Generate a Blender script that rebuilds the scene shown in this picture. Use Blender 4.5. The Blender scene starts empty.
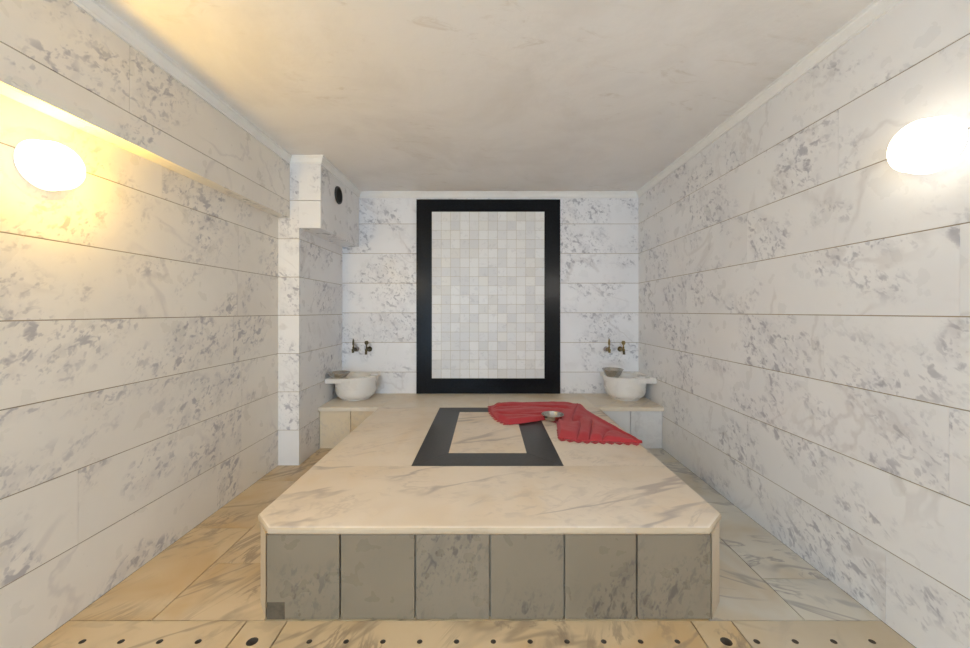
import bpy, bmesh, math, random
from mathutils import Vector, noise
random.seed(7)
C = bpy.context.scene.collection
PI = math.pi
F = 375.0                      # focal length in pixels
VX, VY, HC = 487.0, 311.0, 1.25  # vanishing point, eye height

# ------------------------------------------------------------------ helpers
def pt(px, py, z):
    """ground position of a pixel on the horizontal plane at height z"""
    d = F * (HC - z) / (py - VY)
    return Vector(((px - VX) * d / F, d, z))

def tag(o, label=None, cat=None, group=None, kind=None):
    if label: o['label'] = label
    if cat: o['category'] = cat
    if group: o['group'] = group
    if kind: o['kind'] = kind
    return o

def thing(name, label, cat, loc=(0, 0, 0), rotz=0, group=None):
    o = bpy.data.objects.new(name, None)
    o.empty_display_size = 0.05
    C.objects.link(o)
    o.location = loc
    o.rotation_euler = (0, 0, rotz)
    return tag(o, label, cat, group)

def obj(name, bm, mats, parent=None, smooth=False, angle=None):
    me = bpy.data.meshes.new(name)
    bmesh.ops.recalc_face_normals(bm, faces=bm.faces[:])
    bm.to_mesh(me); bm.free()
    for m in (mats if isinstance(mats, (list, tuple)) else [mats]):
        me.materials.append(m)
    if smooth:
        for p in me.polygons: p.use_smooth = True
        if angle is not None:
            me.set_sharp_from_angle(angle=math.radians(angle))
    o = bpy.data.objects.new(name, me)
    C.objects.link(o)
    if parent: o.parent = parent
    return o

def struct(name, bm, mats, **k):
    o = obj(name, bm, mats, **k)
    o['kind'] = 'structure'
    return o

def newbm():
    bm = bmesh.new()
    bm.faces.layers.float_vector.new('slab')
    return bm

def rv(s=40):
    return Vector((random.uniform(-s, s), random.uniform(-s, s), random.uniform(-s, s)))

def box(bm, a, b, mat=0, slab=None, bev=0.0):
    x0, y0, z0 = a; x1, y1, z1 = b
    vs = [bm.verts.new(p) for p in ((x0,y0,z0),(x1,y0,z0),(x1,y1,z0),(x0,y1,z0),(x0,y0,z1),(x1,y0,z1),(x1,y1,z1),(x0,y1,z1))]
    fs = [bm.faces.new([vs[i] for i in q]) for q in ((3,2,1,0),(4,5,6,7),(0,1,5,4),(1,2,6,5),(2,3,7,6),(3,0,4,7))]
    if bev > 0:
        es = list({e for f in fs for e in f.edges})
        r = bmesh.ops.bevel(bm, geom=es, offset=bev, segments=2, profile=0.5, affect='EDGES')
        fs = list({f for v in r['verts'] for f in v.link_faces})
    lay = bm.faces.layers.float_vector.get('slab')
    s = rv() if slab is None else slab
    for f in fs:
        f.material_index = mat
        if lay: f[lay] = s

def prism(bm, poly, z0, z1, mat=0, slab=None, round_sides=(), r=0.012, seg=4, bottom=True):
    """vertical prism of a CCW outline; the listed sides get rounded top and bottom edges"""
    n = len(poly)
    lo = [bm.verts.new((p[0], p[1], z0)) for p in poly]
    hi = [bm.verts.new((p[0], p[1], z1)) for p in poly]
    fs = [bm.faces.new(hi), bm.faces.new(lo[::-1])]
    for i in range(n):
        j = (i + 1) % n
        fs.append(bm.faces.new((lo[i], lo[j], hi[j], hi[i])))
    lay = bm.faces.layers.float_vector.get('slab')
    s = rv() if slab is None else slab
    for f in fs:
        f.material_index = mat
        if lay: f[lay] = s
    es = []
    for i in round_sides:
        j = (i + 1) % n
        for e in bm.edges:
            if set(e.verts) == {hi[i], hi[j]} or (bottom and set(e.verts) == {lo[i], lo[j]}): es.append(e)
    if es:
        bmesh.ops.bevel(bm, geom=es, offset=r, segments=seg, profile=0.5, affect='EDGES')

def lathe(bm, prof, seg=48, center=(0, 0, 0), axis='z', mat=0, slab=None):
    """closed or open profile of (r, h) turned about an axis"""
    cx, cy, cz = center
    rings = []
    def place(r, h, a):
        c, s = math.cos(a), math.sin(a)
        if axis == 'z': return (cx + r*c, cy + r*s, cz + h)
        if axis == 'y': return (cx + r*c, cy + h, cz + r*s)
        return (cx + h, cy + r*c, cz + r*s)
    for r, h in prof:
        if r < 1e-6: rings.append([bm.verts.new(place(0, h, 0))])
        else: rings.append([bm.verts.new(place(r, h, 2*PI*k/seg)) for k in range(seg)])
    lay = bm.faces.layers.float_vector.get('slab')
    s_ = rv() if slab is None else slab
    for A, B in zip(rings, rings[1:]):
        for k in range(seg):
            l = (k + 1) % seg
            if len(A) == 1 and len(B) == 1: continue
            if len(A) == 1: f = bm.faces.new((A[0], B[k], B[l]))
            elif len(B) == 1: f = bm.faces.new((A[k], B[0], A[l]))
            else: f = bm.faces.new((A[k], B[k], B[l], A[l]))
            f.material_index = mat
            if lay: f[lay] = s_

def tube(bm, pts, radii, seg=14, cap=True):
    rings = []
    pts = [Vector(p) for p in pts]
    for i, p in enumerate(pts):
        t = (pts[min(i+1, len(pts)-1)] - pts[max(i-1, 0)]).normalized()
        u = t.orthogonal().normalized() if i == 0 else (u - t * u.dot(t)).normalized()
        w = t.cross(u)
        r = radii[i] if isinstance(radii, (list, tuple)) else radii
        rings.append([bm.verts.new(p + (u*math.cos(2*PI*k/seg) + w*math.sin(2*PI*k/seg))*r) for k in range(seg)])
    for A, B in zip(rings, rings[1:]):
        for k in range(seg):
            l = (k+1) % seg
            bm.faces.new((A[k], A[l], B[l], B[k]))
    if cap:
        bm.faces.new(rings[0][::-1]); bm.faces.new(rings[-1])

# ---------------------------------------------------------------- materials
class NT:
    def __init__(s, name):
        s.m = bpy.data.materials.new(name); s.m.use_nodes = True
        s.t = s.m.node_tree; s.b = s.t.nodes['Principled BSDF']
    def n(s, typ, **kw):
        nd = s.t.nodes.new(typ)
        for k, v in kw.items(): setattr(nd, k, v)
        return nd
    def l(s, a, b): s.t.links.new(a, b)
    def math(s, op, a, b=None, clamp=False):
        nd = s.n('ShaderNodeMath', operation=op, use_clamp=clamp)
        for i, v in enumerate((a, b)):
            if v is None: continue
            if isinstance(v, (int, float)): nd.inputs[i].default_value = v
            else: s.l(v, nd.inputs[i])
        return nd.outputs[0]
    def noise(s, vec, scale, detail=2, rough=.5, dist=0):
        nd = s.n('ShaderNodeTexNoise')
        nd.inputs['Scale'].default_value = scale; nd.inputs['Detail'].default_value = detail
        nd.inputs['Roughness'].default_value = rough; nd.inputs['Distortion'].default_value = dist
        s.l(vec, nd.inputs['Vector'])
        return nd.outputs['Fac']
    def step(s, v, lo, hi, a=0.0, b=1.0):
        nd = s.n('ShaderNodeMapRange', interpolation_type='SMOOTHSTEP')
        nd.inputs['From Min'].default_value = lo; nd.inputs['From Max'].default_value = hi
        nd.inputs['To Min'].default_value = a; nd.inputs['To Max'].default_value = b
        s.l(v, nd.inputs['Value'])
        return nd.outputs['Result']
    def mix(s, fac, a, b):
        nd = s.n('ShaderNodeMix', data_type='RGBA')
        if isinstance(fac, (int, float)): nd.inputs['Factor'].default_value = fac
        else: s.l(fac, nd.inputs['Factor'])
        for k, v in (('A', a), ('B', b)):
            sock = [i for i in nd.inputs if i.name == k and i.type == 'RGBA'][0]
            if isinstance(v, tuple): sock.default_value = (*v, 1)
            else: s.l(v, sock)
        return [o for o in nd.outputs if o.type == 'RGBA'][0]
    def mapping(s, vec, rot=(0, 0, 0), scale=(1, 1, 1)):
        nd = s.n('ShaderNodeMapping', vector_type='TEXTURE')   # features stretched by 'scale' along the turned axes
        nd.inputs['Rotation'].default_value = rot; nd.inputs['Scale'].default_value = scale
        s.l(vec, nd.inputs['Vector'])
        return nd.outputs[0]
    def coord(s):
        tc = s.n('ShaderNodeTexCoord'); at = s.n('ShaderNodeAttribute', attribute_name='slab')
        ad = s.n('ShaderNodeVectorMath', operation='ADD')
        s.l(tc.outputs['Object'], ad.inputs[0]); s.l(at.outputs['Vector'], ad.inputs[1])
        return ad.outputs[0], at.outputs['Vector']

def marble(name, base, tint, spot=(.36, .34, .38), spots=.75, veins=.30, rough=.32, rot=(-1.05, 0, .75), stretch=1.9, vrot=(.3, .5, .35), vstretch=(2.2, 1, 1),
           vein_col=(.45, .42, .42), spot_scale=17, mask=(.47, .60), stain=None, stain_amt=0, slab_var=.06, vscale=1.0, vdist=.7, vwidth=.013, fine=0, vmask=(.42, .58)):
    N = NT(name)
    co, sl = N.coord()
    cloud = N.noise(co, 1.6, 4, .55)
    col = N.mix(N.step(cloud, .35, .68), base, tint)
    # a slightly different tone on every slab
    sv = N.n('ShaderNodeTexWhiteNoise', noise_dimensions='3D'); N.l(sl, sv.inputs['Vector'])
    col = N.mix(N.math('MULTIPLY', sv.outputs['Value'], slab_var), col, (.42, .41, .42))
    if stain:
        st = N.noise(co, 1.9, 3, .6, .6)
        col = N.mix(N.step(st, .45, .72, 0, stain_amt), col, stain)
    st_ = N.mapping(co, rot, (1, 1, stretch))
    # soft grey clouds, then flecks gathered inside them
    m1 = N.step(N.noise(st_, 2.6, 2, .5, .5), mask[0], mask[1])
    soft = N.step(N.noise(st_, spot_scale*.45, 3, .6), .45, .7)
    col = N.mix(N.math('MULTIPLY', N.math('MULTIPLY', m1, soft), spots*.30), col, spot)
    f1 = N.step(N.noise(st_, spot_scale, 3, .55, .4), .53, .66)
    f2 = N.step(N.noise(N.mapping(co, (rot[0]+.4, rot[1], rot[2]-.5), (1, 1, stretch*.8)), spot_scale*1.9, 2, .5), .56, .68)
    fl = N.math('MAXIMUM', f1, N.math('MULTIPLY', f2, .6))
    col = N.mix(N.math('MULTIPLY', N.math('MULTIPLY', m1, fl), spots), col, spot)
    # thin wandering veins
    vn = N.noise(N.mapping(co, vrot, vstretch), .95*vscale, 5, .5, vdist)
    ridge = N.math('ABSOLUTE', N.math('SUBTRACT', vn, .5))
    v = N.step(ridge, .0, vwidth, 1, 0)
    vm = N.step(N.noise(co, 1.7, 2), *vmask)
    col = N.mix(N.math('MULTIPLY', N.math('MULTIPLY', v, vm), veins), col, vein_col)
    if fine:
        v2 = N.noise(N.mapping(co, (vrot[0], vrot[1], vrot[2]+.45), vstretch), 2.1*vscale, 6, .6, vdist*1.6)
        r2 = N.step(N.math('ABSOLUTE', N.math('SUBTRACT', v2, .5)), 0, vwidth*1.3, 1, 0)
        m2 = N.step(N.noise(co, 2.6, 2), .44, .60)
        col = N.mix(N.math('MULTIPLY', N.math('MULTIPLY', r2, m2), fine), col, vein_col)
    N.l(col, N.b.inputs['Base Color'])
    rg = N.noise(co, 9, 3)
    N.l(N.step(rg, .3, .7, rough-.06, rough+.08), N.b.inputs['Roughness'])
    N.b.inputs['Specular IOR Level'].default_value = .4
    bp = N.n('ShaderNodeBump'); bp.inputs['Strength'].default_value = .04; bp.inputs['Distance'].default_value = .01
    N.l(N.noise(co, 30, 3), bp.inputs['Height']); N.l(bp.outputs[0], N.b.inputs['Normal'])
    return N.m

def plain(name, col, rough=.5, metal=0, var=.0, vs=12, bump=0, spec=.5):
    N = NT(name)
    tc = N.n('ShaderNodeTexCoord'); co = tc.outputs['Object']
    if var > 0:
        dark = tuple(c*(1-var) for c in col)
        c = N.mix(N.step(N.noise(co, vs, 4, .6), .35, .7), col, dark)
        N.l(c, N.b.inputs['Base Color'])
    else: N.b.inputs['Base Color'].default_value = (*col, 1)
    N.b.inputs['Roughness'].default_value = rough
    N.b.inputs['Metallic'].default_value = metal
    N.b.inputs['Specular IOR Level'].default_value = spec
    if bump > 0:
        bp = N.n('ShaderNodeBump'); bp.inputs['Strength'].default_value = bump; bp.inputs['Distance'].default_value = .01
        N.l(N.noise(co, vs*4, 4), bp.inputs['Height']); N.l(bp.outputs[0], N.b.inputs['Normal'])
    return N.m

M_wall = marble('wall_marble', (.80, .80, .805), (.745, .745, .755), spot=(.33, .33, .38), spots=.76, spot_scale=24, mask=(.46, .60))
M_wall_left = marble('wall_marble_warm', (.79, .755, .69), (.735, .70, .64), spot=(.33, .32, .35), spots=.76, spot_scale=24, mask=(.46, .60))  # same marble, tinted to carry the warm light on the left side
M_wall_back = marble('wall_marble_cool', (.83, .84, .865), (.775, .785, .81), spot=(.34, .35, .40), spots=.76, spot_scale=24, mask=(.46, .60))  # same marble, paler and bluer to make up for dim light at the back
M_grout = plain('grout', (.36, .30, .22), .9, var=.25, vs=6)
M_gap = plain('dark_grout', (.10, .08, .06), .9)
M_tile = marble('grey_marble', (.236, .192, .134), (.216, .176, .123), spot=(.070, .060, .056), spots=.75, veins=0, slab_var=.05, mask=(.44, .62), spot_scale=34, rot=(0, .35, 0), stretch=2.2)
M_slab = marble('cream_marble', (.74, .655, .55), (.67, .585, .48), spot=(.40, .35, .32), spots=.30, veins=.68, vein_col=(.36, .31, .285), rough=.5, stain=(.66, .50, .31), stain_amt=.4, slab_var=.05, vscale=1.5, rot=(0, 1.3, .25), stretch=2.5, vrot=(0, 0, .28), vstretch=(3.2, 1, 1), vdist=.45, vwidth=.014, fine=.30, vmask=(.40, .55))
M_floor = marble('floor_marble', (.62, .495, .325), (.55, .43, .27), spot=(.26, .21, .16), spots=.4, veins=.6, vein_col=(.24, .19, .14), rough=.38, stain=(.47, .29, .11), stain_amt=.6, vscale=1.8, spot_scale=10, rot=(0, 1.4, .8), stretch=2.5, vrot=(0, 0, .7), vstretch=(3, 1, 1), vwidth=.022, fine=.7, vmask=(.36, .52))
M_floor2 = marble('floor_marble_grey', (.61, .58, .50), (.53, .50, .435), spot=(.26, .26, .27), spots=.5, veins=.65, vein_col=(.25, .235, .23), rough=.38, stain=(.46, .34, .18), stain_amt=.5, vscale=1.8, spot_scale=10, rot=(0, 1.4, -.5), stretch=2.5, vrot=(0, 0, -.5), vstretch=(3, 1, 1), vwidth=.022, fine=.75, vmask=(.36, .52))
M_edge = marble('shaded_slab_edge', (.56, .455, .32), (.49, .39, .265), spot=(.33, .27, .2), spots=.3, veins=.2, rough=.55, slab_var=.05)  # darkened tan that offsets strong front light on slab edges and corner facings
M_cover_r = marble('cover_marble_pale', (.56, .49, .38), (.48, .415, .31), spot=(.26, .23, .20), spots=.4, veins=.6, vein_col=(.24, .20, .16), rough=.38, stain=(.47, .34, .17), stain_amt=.5, vscale=1.8, spot_scale=10, rot=(0, 1.4, .8), stretch=2.5, vrot=(0, 0, -.3), vstretch=(3, 1, 1), vwidth=.024)
M_basin = marble('basin_marble', (.80, .78, .74), (.73, .715, .69), spots=.12, veins=.15, rough=.3, stain=(.66, .56, .42), stain_amt=.3)
M_bench = marble('bench_marble', (.76, .69, .58), (.69, .62, .51), spots=.15, veins=.4, rough=.38, stain=(.62, .47, .28), stain_amt=.5)
M_benchtile_l = marble('bench_front_cream', (.70, .60, .44), (.62, .52, .37), spots=.2, veins=.3, stain=(.58, .42, .22), stain_amt=.5)
M_benchtile_r = marble('bench_front_white', (.74, .75, .75), (.67, .68, .69), spots=.15, veins=.2)
M_black = plain('black_granite', (.009, .0105, .014), .22, var=.35, vs=60, spec=.14)
M_inlay = plain('dark_inlay_granite', (.034, .033, .034), .36, var=.3, vs=50, spec=.4)
M_plaster = plain('cornice_plaster', (.80, .80, .79), .6, var=.04, vs=10)
M_brass = plain('aged_brass', (.30, .22, .09), .38, 1.0, var=.45, vs=60)
M_bronze = plain('dark_bronze', (.11, .09, .05), .42, .85, var=.4, vs=60)
M_chrome = plain('tap_chrome', (.42, .41, .44), .30, 1.0, var=.3, vs=60)
M_steel = plain('bowl_metal', (.52, .51, .49), .25, 1.0, var=.18, vs=30)
M_pipe = plain('black_plastic', (.012, .013, .016), .45)

def ceiling_mat():
    N = NT('ceiling_plaster')
    co = N.n('ShaderNodeTexCoord').outputs['Object']
    a = N.noise(co, 1.5, 5, .62, .5)
    c = N.mix(N.step(a, .40, .68), (.80, .785, .77), (.73, .71, .69))
    b = N.noise(N.mapping(co, (0, 0, .2), (1.8, .8, 1)), 7, 6, .72, .8)
    m = N.step(N.noise(co, 1.1, 2), .44, .62)
    c = N.mix(N.math('MULTIPLY', N.step(b, .55, .70), N.math('MULTIPLY', m, .42)), c, (.52, .46, .39))
    N.l(c, N.b.inputs['Base Color']); N.b.inputs['Roughness'].default_value = .75
    bp = N.n('ShaderNodeBump'); bp.inputs['Strength'].default_value = .12; bp.inputs['Distance'].default_value = .02
    N.l(N.noise(co, 14, 5), bp.inputs['Height']); N.l(bp.outputs[0], N.b.inputs['Normal'])
    return N.m
M_ceil = ceiling_mat()

def mosaic_mat():
    N = NT('mosaic_stone')
    co, sl = N.coord()
    w = N.n('ShaderNodeTexWhiteNoise', noise_dimensions='3D'); N.l(sl, w.inputs['Vector'])
    c = N.mix(N.step(w.outputs['Value'], 0, 1), (.79, .795, .79), (.68, .685, .69))
    w2 = N.n('ShaderNodeTexWhiteNoise', noise_dimensions='4D'); N.l(sl, w2.inputs['Vector']); w2.inputs['W'].default_value = 3.3
    c = N.mix(N.step(w2.outputs['Value'], .75, 1, 0, .22), c, (.70, .66, .55))
    c = N.mix(N.math('MULTIPLY', N.step(N.noise(co, 16, 4, .6, 1.0), .54, .70), .28), c, (.42, .42, .45))
    N.l(c, N.b.inputs['Base Color']); N.b.inputs['Roughness'].default_value = .35
    return N.m
M_mosaic = mosaic_mat()

def cloth_mat():
    N = NT('red_cotton')
    co = N.n('ShaderNodeTexCoord').outputs['Object']
    wv = N.n('ShaderNodeTexWave'); wv.inputs['Scale'].default_value = 60; N.l(co, wv.inputs['Vector'])
    c = N.mix(N.math('MULTIPLY', wv.outputs['Fac'], .12), (.44, .042, .054), (.33, .026, .037))
    c = N.mix(N.step(N.noise(co, 9, 4, .6), .4, .75, 0, .25), c, (.50, .070, .072))
    N.l(c, N.b.inputs['Base Color']); N.b.inputs['Roughness'].default_value = .9
    N.b.inputs['Specular IOR Level'].default_value = .2
    N.b.inputs['Sheen Weight'].default_value = .15
    bp = N.n('ShaderNodeBump'); bp.inputs['Strength'].default_value = .25; bp.inputs['Distance'].default_value = .004
    N.l(N.noise(co, 120, 2), bp.inputs['Height']); N.l(bp.outputs[0], N.b.inputs['Normal'])
    return N.m
M_cloth = cloth_mat()

def lamp_mat(name, col, strength):
    N = NT(name)
    N.b.inputs['Base Color'].default_value = (.9, .9, .88, 1)
    N.b.inputs['Emission Color'].default_value = (*col, 1)
    N.b.inputs['Emission Strength'].default_value = strength
    N.b.inputs['Roughness'].default_value = .2
    return N.m
LSL, LSR, WS, PS, EXPO = 960, 9.5, 6.6, 33, -0.13
M_lampL = lamp_mat('lit_glass_amber', (1.0, .60, .07), LSL)
def lit_glass(name, col, strength):
    # ribbed clear glass that glows with the bulb behind it
    N = NT(name)
    em = N.n('ShaderNodeEmission'); em.inputs['Color'].default_value = (*col, 1)
    lw = N.n('ShaderNodeLayerWeight'); lw.inputs['Blend'].default_value = .35
    wv = N.n('ShaderNodeTexWave', bands_direction='X'); wv.inputs['Scale'].default_value = 22
    tc = N.n('ShaderNodeTexCoord'); N.l(tc.outputs['Object'], wv.inputs['Vector'])
    N.l(N.math('MULTIPLY', N.math('ADD', wv.outputs['Fac'], .55), strength), em.inputs['Strength'])
    tr = N.n('ShaderNodeBsdfTransparent'); tr.inputs['Color'].default_value = (.92, .92, .90, 1)
    gl = N.n('ShaderNodeBsdfGlossy'); gl.inputs['Roughness'].default_value = .1
    mx = N.n('ShaderNodeMixShader'); mx.inputs[0].default_value = .08
    N.l(tr.outputs[0], mx.inputs[1]); N.l(gl.outputs[0], mx.inputs[2])
    ad = N.n('ShaderNodeAddShader'); N.l(mx.outputs[0], ad.inputs[0]); N.l(em.outputs[0], ad.inputs[1])
    out = [n for n in N.t.nodes if n.type == 'OUTPUT_MATERIAL'][0]
    N.l(ad.outputs[0], out.inputs['Surface'])
    return N.m
M_glassL = lit_glass('glowing_ribbed_glass', (1.0, .82, .45), 2.4)
M_lampR = lamp_mat('lit_glass_white', (1.0, .87, .66), LSR)
M_rimL = lamp_mat('lit_rim_amber', (1.0, .84, .50), 1.5)
M_rimR = lamp_mat('lit_rim_white', (1.0, .95, .86), 1.7)
M_lampbase = plain('lamp_base_white', (.75, .74, .70), .35)

# ------------------------------------------------------------- dimensions
XL, XR = -1.69, 1.594
YB, YF = 3.947, -1.9
ZC = 2.50
XP = -1.522                # pillar face
YP = 3.036                 # pillar / duct front
XB, ZB = -1.597, 2.004     # beam face, beam underside
XD, ZD = -1.347, 1.922     # duct face, duct underside
YBE = 3.40                 # bench face
ZT = .382                  # bench and platform top
G = .0022                  # half a joint

def joints(z0, step, lo, hi):
    zs = [lo]; z = z0
    while z < hi - .03:
        if z > lo + .03: zs.append(z)
        z += step
    return zs + [hi]

def course_wall(bm, plane, pos, out, u0, u1, zs, cuts, th=.03):
    """slabs in courses on a plane x=pos or y=pos; 'out' is +1/-1, the way the wall faces; cuts per course"""
    for i, (a, b) in enumerate(zip(zs, zs[1:])):
        us = [u0] + sorted(c for c in cuts[i % len(cuts)] if u0 + .05 < c < u1 - .05) + [u1]
        for p, q in zip(us, us[1:]):
            p_, q_, a_, b_ = p+(.0005 if p != u0 else 0), q-(.0005 if q != u1 else 0), a+(G if a != zs[0] else 0), b-(G if b != zs[-1] else 0)
            if plane == 'x':
                x0, x1 = sorted((pos, pos - out*th))
                box(bm, (x0, p_, a_), (x1, q_, b_), 0)
            else:
                y0, y1 = sorted((pos, pos - out*th))
                box(bm, (p_, y0, a_), (q_, y1, b_), 0)

RG = .0025  # grout sits this far behind the slab faces
# ------------------------------------------------------------------ walls
bm = newbm()
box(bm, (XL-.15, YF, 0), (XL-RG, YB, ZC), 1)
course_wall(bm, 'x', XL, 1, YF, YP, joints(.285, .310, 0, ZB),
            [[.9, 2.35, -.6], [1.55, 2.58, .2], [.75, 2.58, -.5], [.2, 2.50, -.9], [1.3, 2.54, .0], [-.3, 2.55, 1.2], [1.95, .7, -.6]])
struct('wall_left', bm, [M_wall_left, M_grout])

bm = newbm()
box(bm, (XR+RG, YF, 0), (XR+.15, YB, ZC), 1)
course_wall(bm, 'x', XR, -1, YF, YB, joints(.295, .312, 0, ZC),
            [[2.806, 1.5, .3, -.8], [.95, 2.3, -.2], [1.294, -.1, 2.9], [1.774, .55, 3.1, -.6], [1.264, 3.0, .1], [2.30, 1.1, -.2, 3.3], [1.7, .4, 2.95], [2.5, 1.2, -.1]])
struct('wall_right', bm, [M_wall, M_grout])

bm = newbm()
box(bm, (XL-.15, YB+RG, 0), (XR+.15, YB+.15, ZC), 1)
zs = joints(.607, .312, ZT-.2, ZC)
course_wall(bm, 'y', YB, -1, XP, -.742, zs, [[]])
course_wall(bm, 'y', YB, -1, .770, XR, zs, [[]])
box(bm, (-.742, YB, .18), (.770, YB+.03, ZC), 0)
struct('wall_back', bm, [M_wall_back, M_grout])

# the wall behind the viewer: a wide opening to the daylit anteroom
bm = newbm()
box(bm, (XL-.15, YF-.15, 0), (-1.55, YF, ZC), 0)
box(bm, (.25, YF-.15, 0), (XR+.15, YF, ZC), 0)
box(bm, (-1.55, YF-.15, 2.3), (.25, YF, ZC), 0)
struct('wall_front', bm, [M_wall])

# pillar, beam and duct casing in the left corner
bm = newbm()
box(bm, (XL, YP+.004, 0), (XP-.004, YB, ZC), 1)
zs = joints(.285, .310, 0, ZC)
course_wall(bm, 'y', YP, -1, XL, XP, zs, [[]], th=.02)
course_wall(bm, 'x', XP, 1, YP+.0205, YB, zs, [[]], th=.02)
struct('pillar', bm, [M_wall, M_grout])

bm = newbm()
box(bm, (XL-.001, YF, ZB+.004), (XB-.004, YP, ZC), 1)
course_wall(bm, 'x', XB, 1, YF, YP, joints(2.135, .4, ZB, ZC), [[.4, -.8, 2.9], [1.675, .2, -.9]], th=.02)
box(bm, (XL, YF, ZB), (XB-.0205, YP, ZB+.02), 0)
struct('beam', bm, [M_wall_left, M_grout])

bm = newbm()
box(bm, (XP+.001, YP+.022, ZD+.022), (XD-.022, YB, ZC), 1)
course_wall(bm, 'y', YP, -1, XP+.0005, XD, [ZD, 2.145, ZC], [[]], th=.02)
course_wall(bm, 'x', XD, 1, YP+.0205, YB, [ZD, ZC], [[3.62]], th=.02)
box(bm, (XP+.001, YP+.0205, ZD), (XD-.0205, YB, ZD+.02), 0)
struct('duct_casing', bm, [M_wall, M_grout])

# ceiling
bm = newbm()
box(bm, (XL-.15, YF-.15, ZC), (XR+.15, YB+.15, ZC+.1))
struct('ceiling', bm, M_ceil)

# cornice: a stepped cove run along a path, profile (out, down)
PROF = [(0, 0), (.034, 0), (.034, .014), (.026, .018), (.024, .024), (.014, .046), (.010, .050), (.010, .062), (0, .062)]
def cornice(name, a, b, nrm, miter=(0, 0)):
    """miter: +1 outside corner / -1 inside corner at each end"""
    a, b, nrm = Vector(a), Vector(b), Vector(nrm)
    d = (b - a).normalized()
    bm = newbm()
    rows = []
    for o, h in PROF:
        rows.append((bm.verts.new(a + nrm*o - d*o*miter[0] + Vector((0, 0, -h))), bm.verts.new(b + nrm*o + d*o*miter[1] + Vector((0, 0, -h)))))
    for p, q in zip(rows, rows[1:]): bm.faces.new((p[0], p[1], q[1], q[0]))
    bm.faces.new([r[0] for r in rows]); bm.faces.new([r[1] for r in rows][::-1])
    struct(name, bm, M_plaster)
cornice('trim_1', (XR, YF, ZC), (XR, YB, ZC), (-1, 0, 0), (0, -1))
cornice('trim_2', (XD, YB, ZC), (XR, YB, ZC), (0, -1, 0), (-1, -1))
cornice('trim_3', (XD, YP, ZC), (XD, YB, ZC), (1, 0, 0), (1, -1))
cornice('trim_4', (XB, YP, ZC), (XD, YP, ZC), (0, -1, 0), (-1, 1))
cornice('trim_5', (XB, YF, ZC), (XB, YP, ZC), (1, 0, 0), (0, -1))

# ------------------------------------------------------------------ floor
YD0, YD1 = 1.22, 1.514     # drain strip
bm = newbm()
box(bm, (XL-.15, YF-.15, -.12), (XR+.15, YB, -.031), 2)
def floor_tiles(xs, ys, mat=0):
    for a, b in zip(xs, xs[1:]):
        for c, d in zip(ys, ys[1:]):
            box(bm, (a+G, c+G, -.032), (b-G, d-G, 0), mat)
floor_tiles([XL, -1.355], [YD1, 2.16, 2.76, YB])
floor_tiles([-1.355, -.9], [YD1, 1.86, 2.50, 3.05, YB])
floor_tiles([.9, 1.285], [YD1, 2.05, 2.70, YB], 1)
floor_tiles([1.285, XR], [YD1, 1.75, 2.45, 3.1, YB], 1)
floor_tiles([-.9, .9], [YD1, YB])
floor_tiles([XL, -1.1, -.37, .37, 1.1, XR], [YF-.15, -1.0, -.3, .45, YD0])
struct('floor', bm, [M_floor, M_floor2, M_gap])

# perforated drain covers in the floor in front of the platform
def cover(name, x0, x1, holes, r, label, group=None, mat=None):
    z1, z0 = 0.0, -.0305
    y0, y1 = YD0+.003, YD1-.002
    x0 += .003; x1 -= .003
    bm = newbm()
    s = rv()
    hs = sorted(holes)
    edges = [x0] + [(a[0]+b[0])/2 for a, b in zip(hs, hs[1:])] + [x1]
    n = 20
    for (hx, hy), a, b in zip(hs, edges, edges[1:]):
        # square outline points at the same angles as the hole's
        outer_t, inner_t, inner_b = [], [], []
        angs = sorted([2*PI*k/n for k in range(n)] + [math.atan2(cy-hy, cx-hx) % (2*PI) for cx in (a, b) for cy in (y0, y1)])
        for t in angs:
            c, q = math.cos(t), math.sin(t)
            k = min(((b-hx)/c if c > 1e-9 else (a-hx)/c if c < -1e-9 else 1e9), ((y1-hy)/q if q > 1e-9 else (y0-hy)/q if q < -1e-9 else 1e9))
            outer_t.append(bm.verts.new((hx+c*k, hy+q*k, z1)))
            inner_t.append(bm.verts.new((hx+c*r, hy+q*r*.9, z1)))
            inner_b.append(bm.verts.new((hx+c*r, hy+q*r*.9, z0)))
        m = len(angs)
        for i in range(m):
            j = (i+1) % m
            bm.faces.new((outer_t[i], outer_t[j], inner_t[j], inner_t[i]))
            bm.faces.new((inner_t[i], inner_t[j], inner_b[j], inner_b[i])).material_index = 1
    # sides
    for p, q in (((x0,y0),(x1,y0)), ((x1,y0),(x1,y1)), ((x1,y1),(x0,y1)), ((x0,y1),(x0,y0))):
        bm.faces.new([bm.verts.new(v) for v in ((*p, z0), (*q, z0), (*q, z1), (*p, z1))])
    bmesh.ops.remove_doubles(bm, verts=bm.verts[:], dist=1e-5)
    lay = bm.faces.layers.float_vector.get('slab')
    for f in bm.faces: f[lay] = s
    o = obj(name, bm, [mat or M_floor, M_gap])
    tag(o, label, 'drain cover', group)
HY = 1.418
cover('drain_cover', XL, -.968, [(-1.53+.146*k, HY) for k in range(4)], .0115, 'long marble drain cover with four small holes at the foot of the left wall')
cover('drain_cover', -.968, -.805, [(-.888, HY)], .021, 'narrow marble cover with one large hole by the left front corner of the platform')
cover('drain_cover', -.805, .822, [(-.672+.1392*k, HY) for k in range(11)], .0105, 'longest marble drain cover with a row of small holes along the platform front')
cover('drain_cover', .822, .985, [(.905, HY)], .021, 'narrow marble cover with one large hole by the right front corner of the platform')
cover('drain_cover', .985, XR, [(1.02+.1455*k, HY) for k in range(4)], .0115, 'long marble drain cover with four small holes at the foot of the right wall', mat=M_cover_r)

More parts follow.
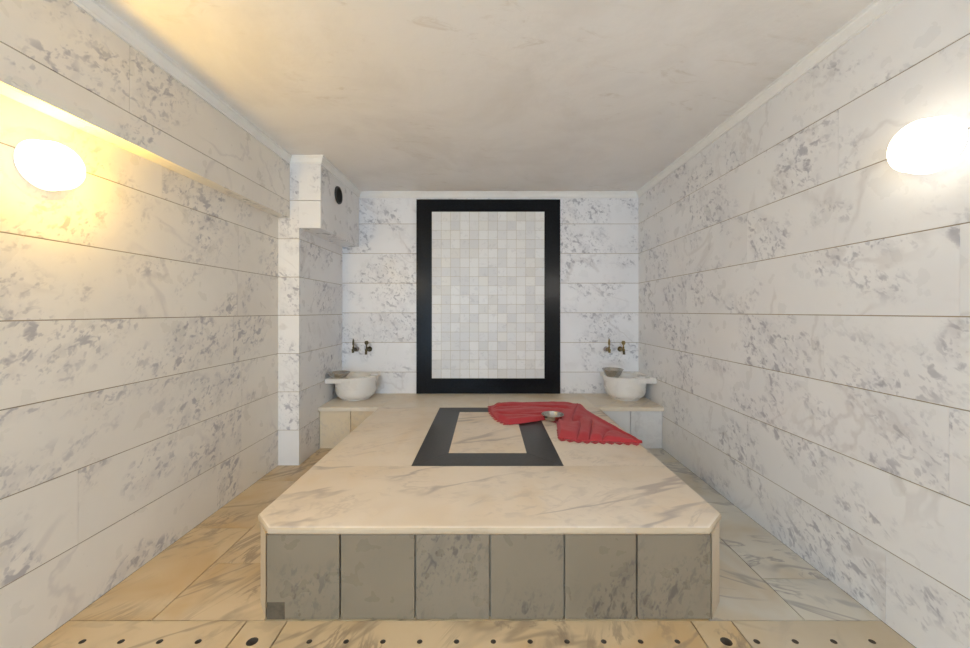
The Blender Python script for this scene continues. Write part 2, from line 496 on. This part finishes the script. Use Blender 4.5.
# --------------------------------------------------------------- platform
PL, PR = -.982, 1.008
PYF = 1.505
SLABV = (21.5, 11.7, -3.1)   # where in the quarry block the front slab was cut
YJ = 3.372                # joint with the bench
plat = thing('marble_platform', 'low marble massage platform with dark inlaid rectangle in the middle of the room', 'platform', (0, 2.4, 0))
def pobj(name, bm, mats, **k):
    o = obj(name, bm, mats, plat, **k)
    o.location = (0, -2.4, 0)
    return o
bm = newbm()   # masonry core and side facings
prism(bm, [(-.886, PYF+.03), (.900, PYF+.03), (PR-.014, 1.65), (PR-.014, YJ-.002), (PL+.014, YJ-.002), (PL+.014, 1.65)], 0, .346, 0)
pobj('base', bm, [M_grout])
bm = newbm()   # six grey tiles
tx = [-.894, -.594, -.290, .012, .312, .606, .909]
for a, b in zip(tx, tx[1:]):
    box(bm, (a+.004, PYF+.012, .004), (b-.004, PYF+.032, .344), 0, bev=.0015)
pobj('front_tiles', bm, [M_tile])
bm = newbm()   # darker patch let into the lower corner of the first tile
box(bm, (-.890, PYF+.0105, .004), (-.818, PYF+.020, .072), bev=.001)
tag(pobj('corner_patch', bm, [plain('patch_stone', (.125, .098, .064), .6, var=.4, vs=30)]), 'small dark brown patch in the lower corner')
for s_, xa, xb in ((-1, -.896, PL+.008), (1, .911, PR-.008)):
    bm = newbm()
    P = [(xa, PYF+.012), (xb, PYF+.108), (xb, PYF+.20), (xa, PYF+.20)]
    if s_ < 0: P = P[::-1]
    prism(bm, P, 0, .346)
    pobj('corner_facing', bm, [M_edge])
    bm = newbm()
    ys = [PYF+.203, 2.10, 2.72, YJ]
    for a, b in zip(ys, ys[1:]):
        x0, x1 = sorted((xb, xb - s_*.03))
        box(bm, (x0, a+.002, 0), (x1, b-.002, .346))
    pobj('side_facing', bm, [M_slab])
IL, IR, JL, JR = -.424, .430, -.235, .243
Y0, Y1, Y2 = 2.100, 2.291, 3.222
zt0 = .347
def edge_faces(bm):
    # side faces get a darker brown to tone down the daylight on them
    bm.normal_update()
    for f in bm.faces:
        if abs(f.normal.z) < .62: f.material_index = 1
bm = newbm()
prism(bm, [(-.880, PYF), (.896, PYF), (PR, 1.613), (PR, Y0-.001), (PL, Y0-.001), (PL, 1.607)], zt0, ZT, 0, slab=Vector(SLABV), round_sides=(0, 1, 2, 4, 5), r=.014)
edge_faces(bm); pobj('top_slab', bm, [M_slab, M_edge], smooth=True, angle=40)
for P, rs in (([(PL, Y0+.001), (IL-.001, Y0+.001), (IL-.001, YJ-.002), (PL, YJ-.002)], (3,)),
              ([(IR+.001, Y0+.001), (PR, Y0+.001), (PR, YJ-.002), (IR+.001, YJ-.002)], (1,))):
    bm = newbm(); prism(bm, P, zt0, ZT, 0, round_sides=rs, r=.014)
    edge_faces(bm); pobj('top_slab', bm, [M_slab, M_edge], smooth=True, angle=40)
bm = newbm()
for P in ([(IL, Y0), (IR, Y0), (JR, Y1), (JL, Y1)], [(IR, Y0), (IR, YJ-.002), (JR, Y2), (JR, Y1)],
          [(IR, YJ-.002), (IL, YJ-.002), (JL, Y2), (JR, Y2)], [(IL, YJ-.002), (IL, Y0), (JL, Y1), (JL, Y2)]):
    c = Vector((sum(p[0] for p in P)/4, sum(p[1] for p in P)/4))
    prism(bm, [(p[0]+(c.x-p[0])*.0012, p[1]+(c.y-p[1])*.004) for p in P], zt0, ZT)
tag(pobj('inlay_border', bm, [M_inlay]), 'dark granite inlay border')
bm = newbm()
prism(bm, [(JL+.001, Y1+.001), (JR-.001, Y1+.001), (JR-.001, Y2-.001), (JL+.001, Y2-.001)], zt0, ZT)
pobj('inlay_panel', bm, [M_slab])

# ------------------------------------------------------------------ bench
bench = thing('stone_bench', 'low marble bench along the back wall behind the platform', 'bench', (0, 3.7, 0))
def bobj(name, bm, mats, **k):
    o = obj(name, bm, mats, bench, **k); o.location = (0, -3.7, 0); return o
bm = newbm(); box(bm, (XP+.002, YBE+.021, 0), (XR-.002, YB-.001, .346)); bobj('base', bm, [M_grout])
bx = [XP+.001, -.95, .012, .98, XR-.001]
for a, b in zip(bx, bx[1:]):
    bm = newbm()
    prism(bm, [(a+.001, YJ), (b-.001, YJ), (b-.001, YB-.001), (a+.001, YB-.001)], zt0, ZT, 0, round_sides=(0,), r=.004, seg=2)
    bobj('top_slab', bm, [M_bench])
for xs, m in (([XP+.001, -1.237, -.95], M_benchtile_l), ([1.02, 1.300, XR-.001], M_benchtile_r)):
    for a, b in zip(xs, xs[1:]):
        bm = newbm(); box(bm, (a+.003, YBE, .003), (b-.003, YBE+.02, .345), bev=.0015)
        bobj('front_tile', bm, [m])

# ----------------------------------------------------------- mosaic panel
pan = thing('mosaic_panel', 'tall mosaic panel of small white stone squares in a black border on the back wall', 'wall panel', (0, YB, ZT))
def mobj(name, bm, mats, **k):
    o = obj(name, bm, mats, pan, **k); o.location = (0, -YB, -ZT); return o
ox0, ox1, oz0, oz1 = -.740, .768, ZT+.001, 2.421
ix0, ix1, iz0, iz1 = -.579, .603, .543, 2.292
def yprism(bm, poly, y0, y1, mat=0):
    lo = [bm.verts.new((p[0], y0, p[1])) for p in poly]; hi = [bm.verts.new((p[0], y1, p[1])) for p in poly]
    n = len(poly); s = rv(); lay = bm.faces.layers.float_vector.get('slab')
    fs = [bm.faces.new(lo), bm.faces.new(hi[::-1])] + [bm.faces.new((lo[i], lo[(i+1) % n], hi[(i+1) % n], hi[i])) for i in range(n)]
    for f in fs: f.material_index = mat; f[lay] = s
e = .0002
for P in ([(ox0, oz0), (ox1, oz0), (ix1, iz0), (ix0, iz0)], [(ox1, oz0), (ox1, oz1), (ix1, iz1), (ix1, iz0)],
          [(ox1, oz1), (ox0, oz1), (ix0, iz1), (ix1, iz1)], [(ox0, oz1), (ox0, oz0), (ix0, iz0), (ix0, iz1)]):
    cx, cz = sum(p[0] for p in P)/4, sum(p[1] for p in P)/4
    P = [(p[0] + (e if p[0] < cx else -e)*.5, p[1] + (e if p[1] < cz else -e)*.5) for p in P]
    bm = newbm(); yprism(bm, P, YB-.016, YB-.0005)
    tag(mobj('border', bm, [M_black]), 'black granite border strip')
bm = newbm()
box(bm, (ix0, YB-.009, iz0), (ix1, YB-.0005, iz1), 1)
nc, nr = 12, 18
tw, th_ = (ix1-ix0)/nc, (iz1-iz0)/nr
for r in range(nr):
    for c in range(nc):
        jx = random.uniform(-.0008, .0008)
        box(bm, (ix0+c*tw+.0016, YB-.0115-random.uniform(0, .0012), iz0+r*th_+.0016+jx), (ix0+(c+1)*tw-.0016, YB-.008, iz0+(r+1)*th_-.0016+jx), 0)
mobj('mosaic', bm, [M_mosaic, plain('mosaic_grout', (.50, .46, .38), .9)])

# ----------------------------------------------------------------- basins
def basin(side, label):
    """round marble basin; its flat rim runs on to the side wall and the back wall"""
    wx = XP if side < 0 else XR
    cx = wx - side*.224
    cy = 3.722
    root = thing('marble_basin', label, 'basin', (cx, cy, ZT), 0, 'marble basins')
    hz = .232                     # rim top above the bench
    bm = newbm(); s = rv()
    body = [(0, .001), (.122, .001), (.132, .003), (.136, .010), (.134, .017), (.140, .020), (.160, .029), (.176, .044), (.186, .064), (.192, .090), (.195, .125), (.198, .160), (.199, .187), (.0, .187)]
    lathe(bm, body, 64, slab=s)
    obj('bowl', bm, M_basin, root, smooth=True, angle=45)
    # rim plate: outline with the round opening cut through it
    bm = newbm(); z0, z1 = .187, hz
    R, r = .211, .140
    out = side*.222               # to the side wall
    back = YB-.002-cy; front = -.205
    def outline(a):
        c, q = math.cos(a), math.sin(a)
        toward = c*side > 0
        if toward or q > .75:     # square part: against the walls
            lim = []
            if abs(c) > 1e-9: lim.append((abs(out) if toward else R)/abs(c))
            if q > 1e-9: lim.append(back/q)
            if q < -1e-9: lim.append(-front/-q)
            k = min(lim)
            return c*k, q*k
        return c*R, q*R
    n = 120; lim_t = []
    angs = sorted([2*PI*k/n for k in range(n)] + [math.atan2(v, out) % (2*PI) for v in (back, front)])
    To, Bo, Ti, Bi, Tb = [], [], [], [], []
    for a in angs:
        x, y = outline(a); c, q = math.cos(a), math.sin(a)
        L = math.hypot(x, y); e = .006
        Tb.append(bm.verts.new((x*(L-e)/L, y*(L-e)/L, z1)))
        To.append(bm.verts.new((x, y, z1-e))); Bo.append(bm.verts.new((x, y, z0)))
        Ti.append(bm.verts.new((c*r, q*r, z1))); Bi.append(bm.verts.new((c*(r-.006), q*(r-.006), z0)))
    m = len(angs)
    for i in range(m):
        j = (i+1) % m
        for A, B in ((Ti, Tb), (Tb, To), (To, Bo), (Bo, Bi), (Bi, Ti)):
            bm.faces.new((A[i], A[j], B[j], B[i]))
    lay = bm.faces.layers.float_vector.get('slab')
    for f in bm.faces: f[lay] = s
    obj('rim', bm, M_basin, root, smooth=True, angle=30)
    return cx, cy, ZT+hz
bl = basin(-1, 'round cream-white marble basin on the left end of the bench beside the pillar')
br = basin(1, 'round white marble basin on the right end of the bench by the right wall')

# ------------------------------------------------------------ metal bowls
def metal_bowl(label, loc, R, h, rb, boss=False, tilt=(0, 0), rnd=True):
    root = thing('metal_bowl', label, 'bowl', loc, 0, 'metal bathing bowls')
    root.rotation_euler = (tilt[0], tilt[1], 0)
    t = .0022
    bm = newbm()
    outer = [(0, 0), (rb*.92, 0)]
    for k in range(9):
        q = k/8
        outer.append((rb + (R-rb)*q**(.62 if rnd else .9), .002 + (h-.002)*q**1.15))
    inner = [(max(r_-t, 0), min(z_+t*.8, h)) for r_, z_ in outer[1:]][::-1] + [(0, t*.8)]
    lathe(bm, outer + inner, 48)
    obj('bowl_body', bm, M_steel, root, smooth=True, angle=50)
    bm = newbm()
    k = [(R+.003*math.cos(a)+.002, h+.0028*math.sin(a)) for a in [2*PI*i/10 for i in range(11)]]
    lathe(bm, k, 48)
    obj('rolled_rim', bm, M_steel, root, smooth=True)
    if boss:
        bm = newbm()
        lathe(bm, [(rb*.52, t+.0008), (rb*.50, .008), (rb*.36, .015), (rb*.15, .019), (0, .020)], 32)
        obj('centre_boss', bm, M_steel, root, smooth=True, angle=60)
    return root
metal_bowl('wide shallow metal bowl on the rim of the left basin', (-1.414, 3.568, bl[2]+.0005), .103, .050, .048)
metal_bowl('deep metal bowl on the rim of the right basin', (1.222, 3.645, br[2]+.0005), .097, .070, .060, rnd=False)

# ------------------------------------------------------------------- taps
def tap(x, kind, label, side):
    z = .850
    root = thing('wall_mounted_tap', label, 'tap', (x, YB, z), 0, 'wall taps above the basins')
    brass = M_brass if side > 0 else M_bronze
    base_m = M_bronze if kind == 'spout' else M_chrome
    bm = newbm()   # wall rose
    lathe(bm, [(0, -.022), (.014, -.022), (.022, -.016), (.027, -.006), (.028, -.0005), (0, -.0005)], 28, axis='y')
    obj('wall_rose', bm, base_m, root, smooth=True, angle=40)
    bm = newbm()   # horizontal body
    lathe(bm, [(0, -.118), (.012, -.117), (.015, -.108), (.015, -.09), (.012, -.082), (.012, -.05), (.017, -.045), (.017, -.032), (.013, -.026), (.013, -.02), (0, -.02)], 24, axis='y')
    obj('body', bm, brass, root, smooth=True, angle=40)
    bm = newbm()
    if kind == 'spout':
        tube(bm, [(0, -.100, -.004), (0, -.112, -.016), (0, -.116, -.030), (0, -.116, -.044)], [.011, .012, .011, .014])
    else:
        tube(bm, [(0, -.100, -.004), (0, -.108, -.012), (0, -.110, -.020), (0, -.110, -.028)], [.010, .012, .012, .0125])
    obj('spout', bm, base_m if kind == 'spout' else brass, root, smooth=True, angle=50)
    bm = newbm()   # valve stem
    tube(bm, [(0, -.098, .008), (0, -.098, .030), (0, -.098, .034), (0, -.098, .048)], [.010, .010, .007, .006])
    stem = obj('valve_stem', bm, brass, root, smooth=True, angle=40)
    bm = newbm()   # handle
    if kind == 'spout':
        # round key handle, a flat disc with a waist
        P = [(.004, .044), (.007, .052), (.016, .060), (.020, .072), (.017, .086), (.009, .094)]
        poly = P + [(-a, b) for a, b in P[::-1]]
    else:
        P = [(.004, .044), (.009, .056), (.010, .078), (.007, .100), (.003, .116)]
        poly = P + [(-a, b) for a, b in P[::-1]]
    yprism(bm, poly, -.103, -.094)
    obj('handle', bm, brass, stem)
tap(-1.372, 'plain', 'slender tap above the left basin, nearer the pillar', -1)
tap(-1.236, 'spout', 'dark tap with round handle above the left basin, nearer the mosaic panel', -1)
tap(1.253, 'plain', 'slender brass tap above the right basin, nearer the mosaic panel', 1)
tap(1.400, 'spout', 'brass tap with round handle and dark spout above the right basin, nearer the right wall', 1)

# ------------------------------------------------------------------- vent
v = thing('vent_pipe', 'black round vent opening high on the boxed duct in the left corner', 'vent', (XD, 3.39, 2.296))
bm = newbm(); lathe(bm, [(.066, .0), (.066, .010), (.070, .013), (.077, .012), (.079, .006), (.079, .0004), (.066, .0004)], 40, axis='x'); obj('collar', bm, M_pipe, v, smooth=True, angle=40)
bm = newbm(); lathe(bm, [(.066, .004), (.055, .003), (0, .001)], 40, axis='x'); obj('opening', bm, plain('vent_dark', (.004, .004, .005), .9), v, smooth=True)

# ------------------------------------------------------------------ lamps
def lamp(side, y, z, label, m):
    wx = XL if side < 0 else XR
    root = thing('wall_lamp', label, 'lamp', (wx, y, z), 0, 'round wall lamps')
    bm = newbm(); lathe(bm, [(0, .0006), (.080, .0006), (.084, .003), (.083, .008), (.078, .011), (0, .011)], 48, axis='x')
    o = obj('lamp_base', bm, M_lampbase, root, smooth=True, angle=40)
    bm = newbm(); lathe(bm, [(.078, .010), (.088, .011), (.092, .014), (.089, .017), (.091, .020), (.084, .023), (.07, .022)], 48, axis='x')
    if side > 0:
        bm.free(); bm = newbm()
        lathe(bm, [(.080, .010), (.090, .011), (.094, .015), (.094, .040), (.090, .044), (.07, .042)], 48, axis='x')
    o2 = obj('glass_collar', bm, M_rimL if side < 0 else M_rimR, root, smooth=True, angle=60)
    bm = newbm()
    prof = [(.070, .040 if side > 0 else .020)]
    for k in range(0, 15):
        a = -.45 + (PI/2 + .45)*k/14
        prof.append((.088*math.cos(a), (.072 + .056*math.sin(a)) if side > 0 else (.054 + .070*math.sin(a))))
    prof[-1] = (0, prof[-1][1])
    lathe(bm, prof, 48, axis='x')
    g = obj('glass_globe', bm, M_glassL if side < 0 else m, root, smooth=True)
    if side < 0:
        bm = newbm()
        lathe(bm, [(0, .016), (.013, .016), (.014, .022), (.0, .022)], 24, axis='x')
        sock = obj('bulb_socket', bm, M_lampbase, root, smooth=True, angle=40)
        bm = newbm()
        lathe(bm, [(.028*math.sin(PI*k/12), .046-.024*math.cos(PI*k/12)) for k in range(13)], 24, axis='x')
        obj('bulb', bm, m, sock, smooth=True)
    if side > 0: root.rotation_euler = (0, 0, PI)
    return root
lamp(-1, 1.42, 1.80, 'glowing amber round glass lamp on the left wall under the beam', M_lampL)
lamp(1, 1.325, 1.833, 'glowing white round glass lamp on the right wall', M_lampR)

# ------------------------------------------------------------------ towel
def polyline(P, W, t):
    """point on a polyline whose vertices sit at parameters W"""
    for i in range(len(P)-1):
        if t <= W[i+1] or i == len(P)-2:
            k = (t-W[i])/(W[i+1]-W[i])
            k = max(0, min(1, k))
            return P[i].lerp(P[i+1], k)
ZS = ZT + .004
top_px = [(491, 406), (501, 404.3), (520, 404.5), (545, 404), (566, 404.5), (577, 405), (588, 411), (605, 421.5), (624, 433), (642.5, 443.4)]
bot_px = [(492, 413), (499, 420.5), (509, 425), (527, 423), (545, 420), (556.5, 423.5), (558.5, 439), (580, 441.5), (612, 442.6), (641.5, 443.9)]
W_ = [0, .06, .16, .30, .42, .48, .54, .68, .85, 1.0]      # along the hem
WT_ = [0, .06, .16, .30, .42, .50, .72, .82, .91, 1.0]     # along the gathered top edge
Tp = [pt(x, y, ZS) for x, y in top_px]; Bp = [pt(x, y, ZS) for x, y in bot_px]
bowl_c = pt(552.6, 420.5, ZT+.006)
nu, nv = 220, 56
bm = newbm()
lay = bm.faces.layers.float_vector.get('slab')
grid = []
def smooth(a, b, t):
    t = max(0, min(1, (t-a)/(b-a))); return t*t*(3-2*t)
for i in range(nu+1):
    u = i/nu; row = []
    T, B = polyline(Tp, WT_, u), polyline(Bp, W_, u)
    for j in range(nv+1):
        v_ = j/nv
        p = T.lerp(B, v_)
        right = smooth(.44, .54, u)
        # left lobe: long soft folds running along it
        q = v_*2.3 + .30*math.sin(u*10) + .9*u
        left_h = .026*(1-math.exp(-abs(math.sin(PI*q))/.22)) + .008*abs(math.sin(PI*(q*1.9+u*2.2)))
        left_h *= smooth(0, .10, v_)*smooth(1, .90, v_)*smooth(0, .05, u)
        # right lobe: pleats fanning out from the gathered top
        w = (u-.48)/.52
        ph = 4.2*w + .22*math.sin(v_*3+w*7) + .25*math.sin(w*13)
        rh = .032*(1-math.exp(-abs(math.sin(PI*ph))/.25))*(.30+.70*smooth(0, .55, v_))*(1-.45*smooth(.6, 1, w))
        rh *= 1 - smooth(.25, .5, w)*(1-smooth(.10, .55, v_))
        rh += .030*math.exp(-((u-.58)/.09)**2)*math.exp(-(v_/.28)**2)
        rh += .016*math.exp(-((v_-.10)/.06)**2)*smooth(.35, .6, w)*smooth(1, .93, w)
        rh *= smooth(1.0, .88, v_)*.86 + .14
        rh *= smooth(0, .05, v_)*.85+.15
        h = left_h*(1-right) + rh*right
        h += .003*noise.noise(Vector((p.x*22, p.y*22, 1.3))) + .002
        # pressed flat where the bowl stands on it
        dd = math.hypot(p.x-bowl_c.x, p.y-bowl_c.y)
        k = smooth(.062, .105, dd)
        h = min(h, .0035*(1-k) + .2*k) if dd < .105 else h
        row.append(bm.verts.new((p.x, p.y, ZT + .0040 + max(0, h))))
    grid.append(row)
for i in range(nu):
    for j in range(nv):
        bm.faces.new((grid[i][j], grid[i+1][j], grid[i+1][j+1], grid[i][j+1]))
hem = [grid[i][nv].co.copy() for i in range(nu+1)]
lend = [grid[0][j].co.copy() for j in range(nv+1)]
towel_pos = Vector((.2, 3.0, ZT))
for vv in bm.verts: vv.co -= towel_pos
cloth = obj('red_towel', bm, M_cloth, smooth=True)
cloth.location = towel_pos
tag(cloth, 'crumpled red cotton cloth with a pointed hem, spread across the platform', 'cloth')
so = cloth.modifiers.new('thickness', 'SOLIDIFY'); so.thickness = .0035; so.offset = 0
# pointed edging sewn along the hem
def edging(points, outdir, step=.052):
    bm = newbm()
    acc = 0; last = points[0]; marks = []
    pts2 = [points[0]]
    for p in points[1:]:
        while (p - pts2[-1]).length >= step: pts2.append(pts2[-1] + (p-pts2[-1]).normalized()*step)
    for a, b in zip(pts2, pts2[1:]):
        d = (b-a); dn = d.normalized(); o = Vector((dn.y, -dn.x, 0))
        if o.dot(outdir) < 0: o = -o
        mid = (a+b)/2
        za = ZT+.0025; th = .0035
        ring = [a, a + d*.25 + o*.022, mid + o*.034, b - d*.25 + o*.022, b, mid - o*.006]
        lo = [bm.verts.new((q.x, q.y, za)) for q in ring]; hi = [bm.verts.new((q.x, q.y, za+th)) for q in ring]
        n = len(ring)
        bm.faces.new(hi); bm.faces.new(lo[::-1])
        for k in range(n): bm.faces.new((lo[k], lo[(k+1) % n], hi[(k+1) % n], hi[k]))
    for vv in bm.verts: vv.co -= towel_pos
    return bm
hs = [p for p in hem if p.x > pt(557.5, 438, ZS).x - .001 and p.y < 2.75]
obj('pointed_edging', edging(hs, Vector((0, -1, 0))), M_cloth, cloth)
obj('pointed_edging', edging(lend + [h for h in hem[:int(nu*.16)]], Vector((-1, -.5, 0)), .045), M_cloth, cloth)

metal_bowl('shallow metal bowl with a raised centre standing on the red cloth', (bowl_c.x, bowl_c.y, ZT+.0105), .083, .046, .050, boss=True)

# ------------------------------------------------------- daylight, camera
w = bpy.data.worlds.new('daylight'); bpy.context.scene.world = w; w.use_nodes = True
bg = w.node_tree.nodes['Background']
bg.inputs[0].default_value = (.55, .77, 1.0, 1); bg.inputs[1].default_value = WS

# added fill lights near both walls, unseen behind the viewer
for x, col in ((XL+.12, (1.0, .78, .48)), (XR-.12, (1.0, .93, .84))):
    ld = bpy.data.lights.new('fill_light', 'POINT'); ld.energy = PS if x > 0 else PS*.6; ld.color = col; ld.shadow_soft_size = .09
    lo = bpy.data.objects.new('fill_light', ld); C.objects.link(lo); lo.location = (x, -.75, 1.8)

cam = bpy.data.cameras.new('camera'); co = bpy.data.objects.new('camera', cam); C.objects.link(co)
cam.sensor_width = 36; cam.lens = F/970*36
cam.shift_x = -(VX-485)/970; cam.shift_y = (VY-324)/970
co.location = (0, 0, HC); co.rotation_euler = (PI/2, 0, 0)
cam.clip_start = .02
S = bpy.context.scene
S.camera = co
S.view_settings.view_transform = 'Standard'; S.view_settings.look = 'None'
S.view_settings.gamma = 1; S.view_settings.use_curve_mapping = False
S.view_settings.exposure = EXPO
S.cycles.max_bounces = 10; S.cycles.diffuse_bounces = 7
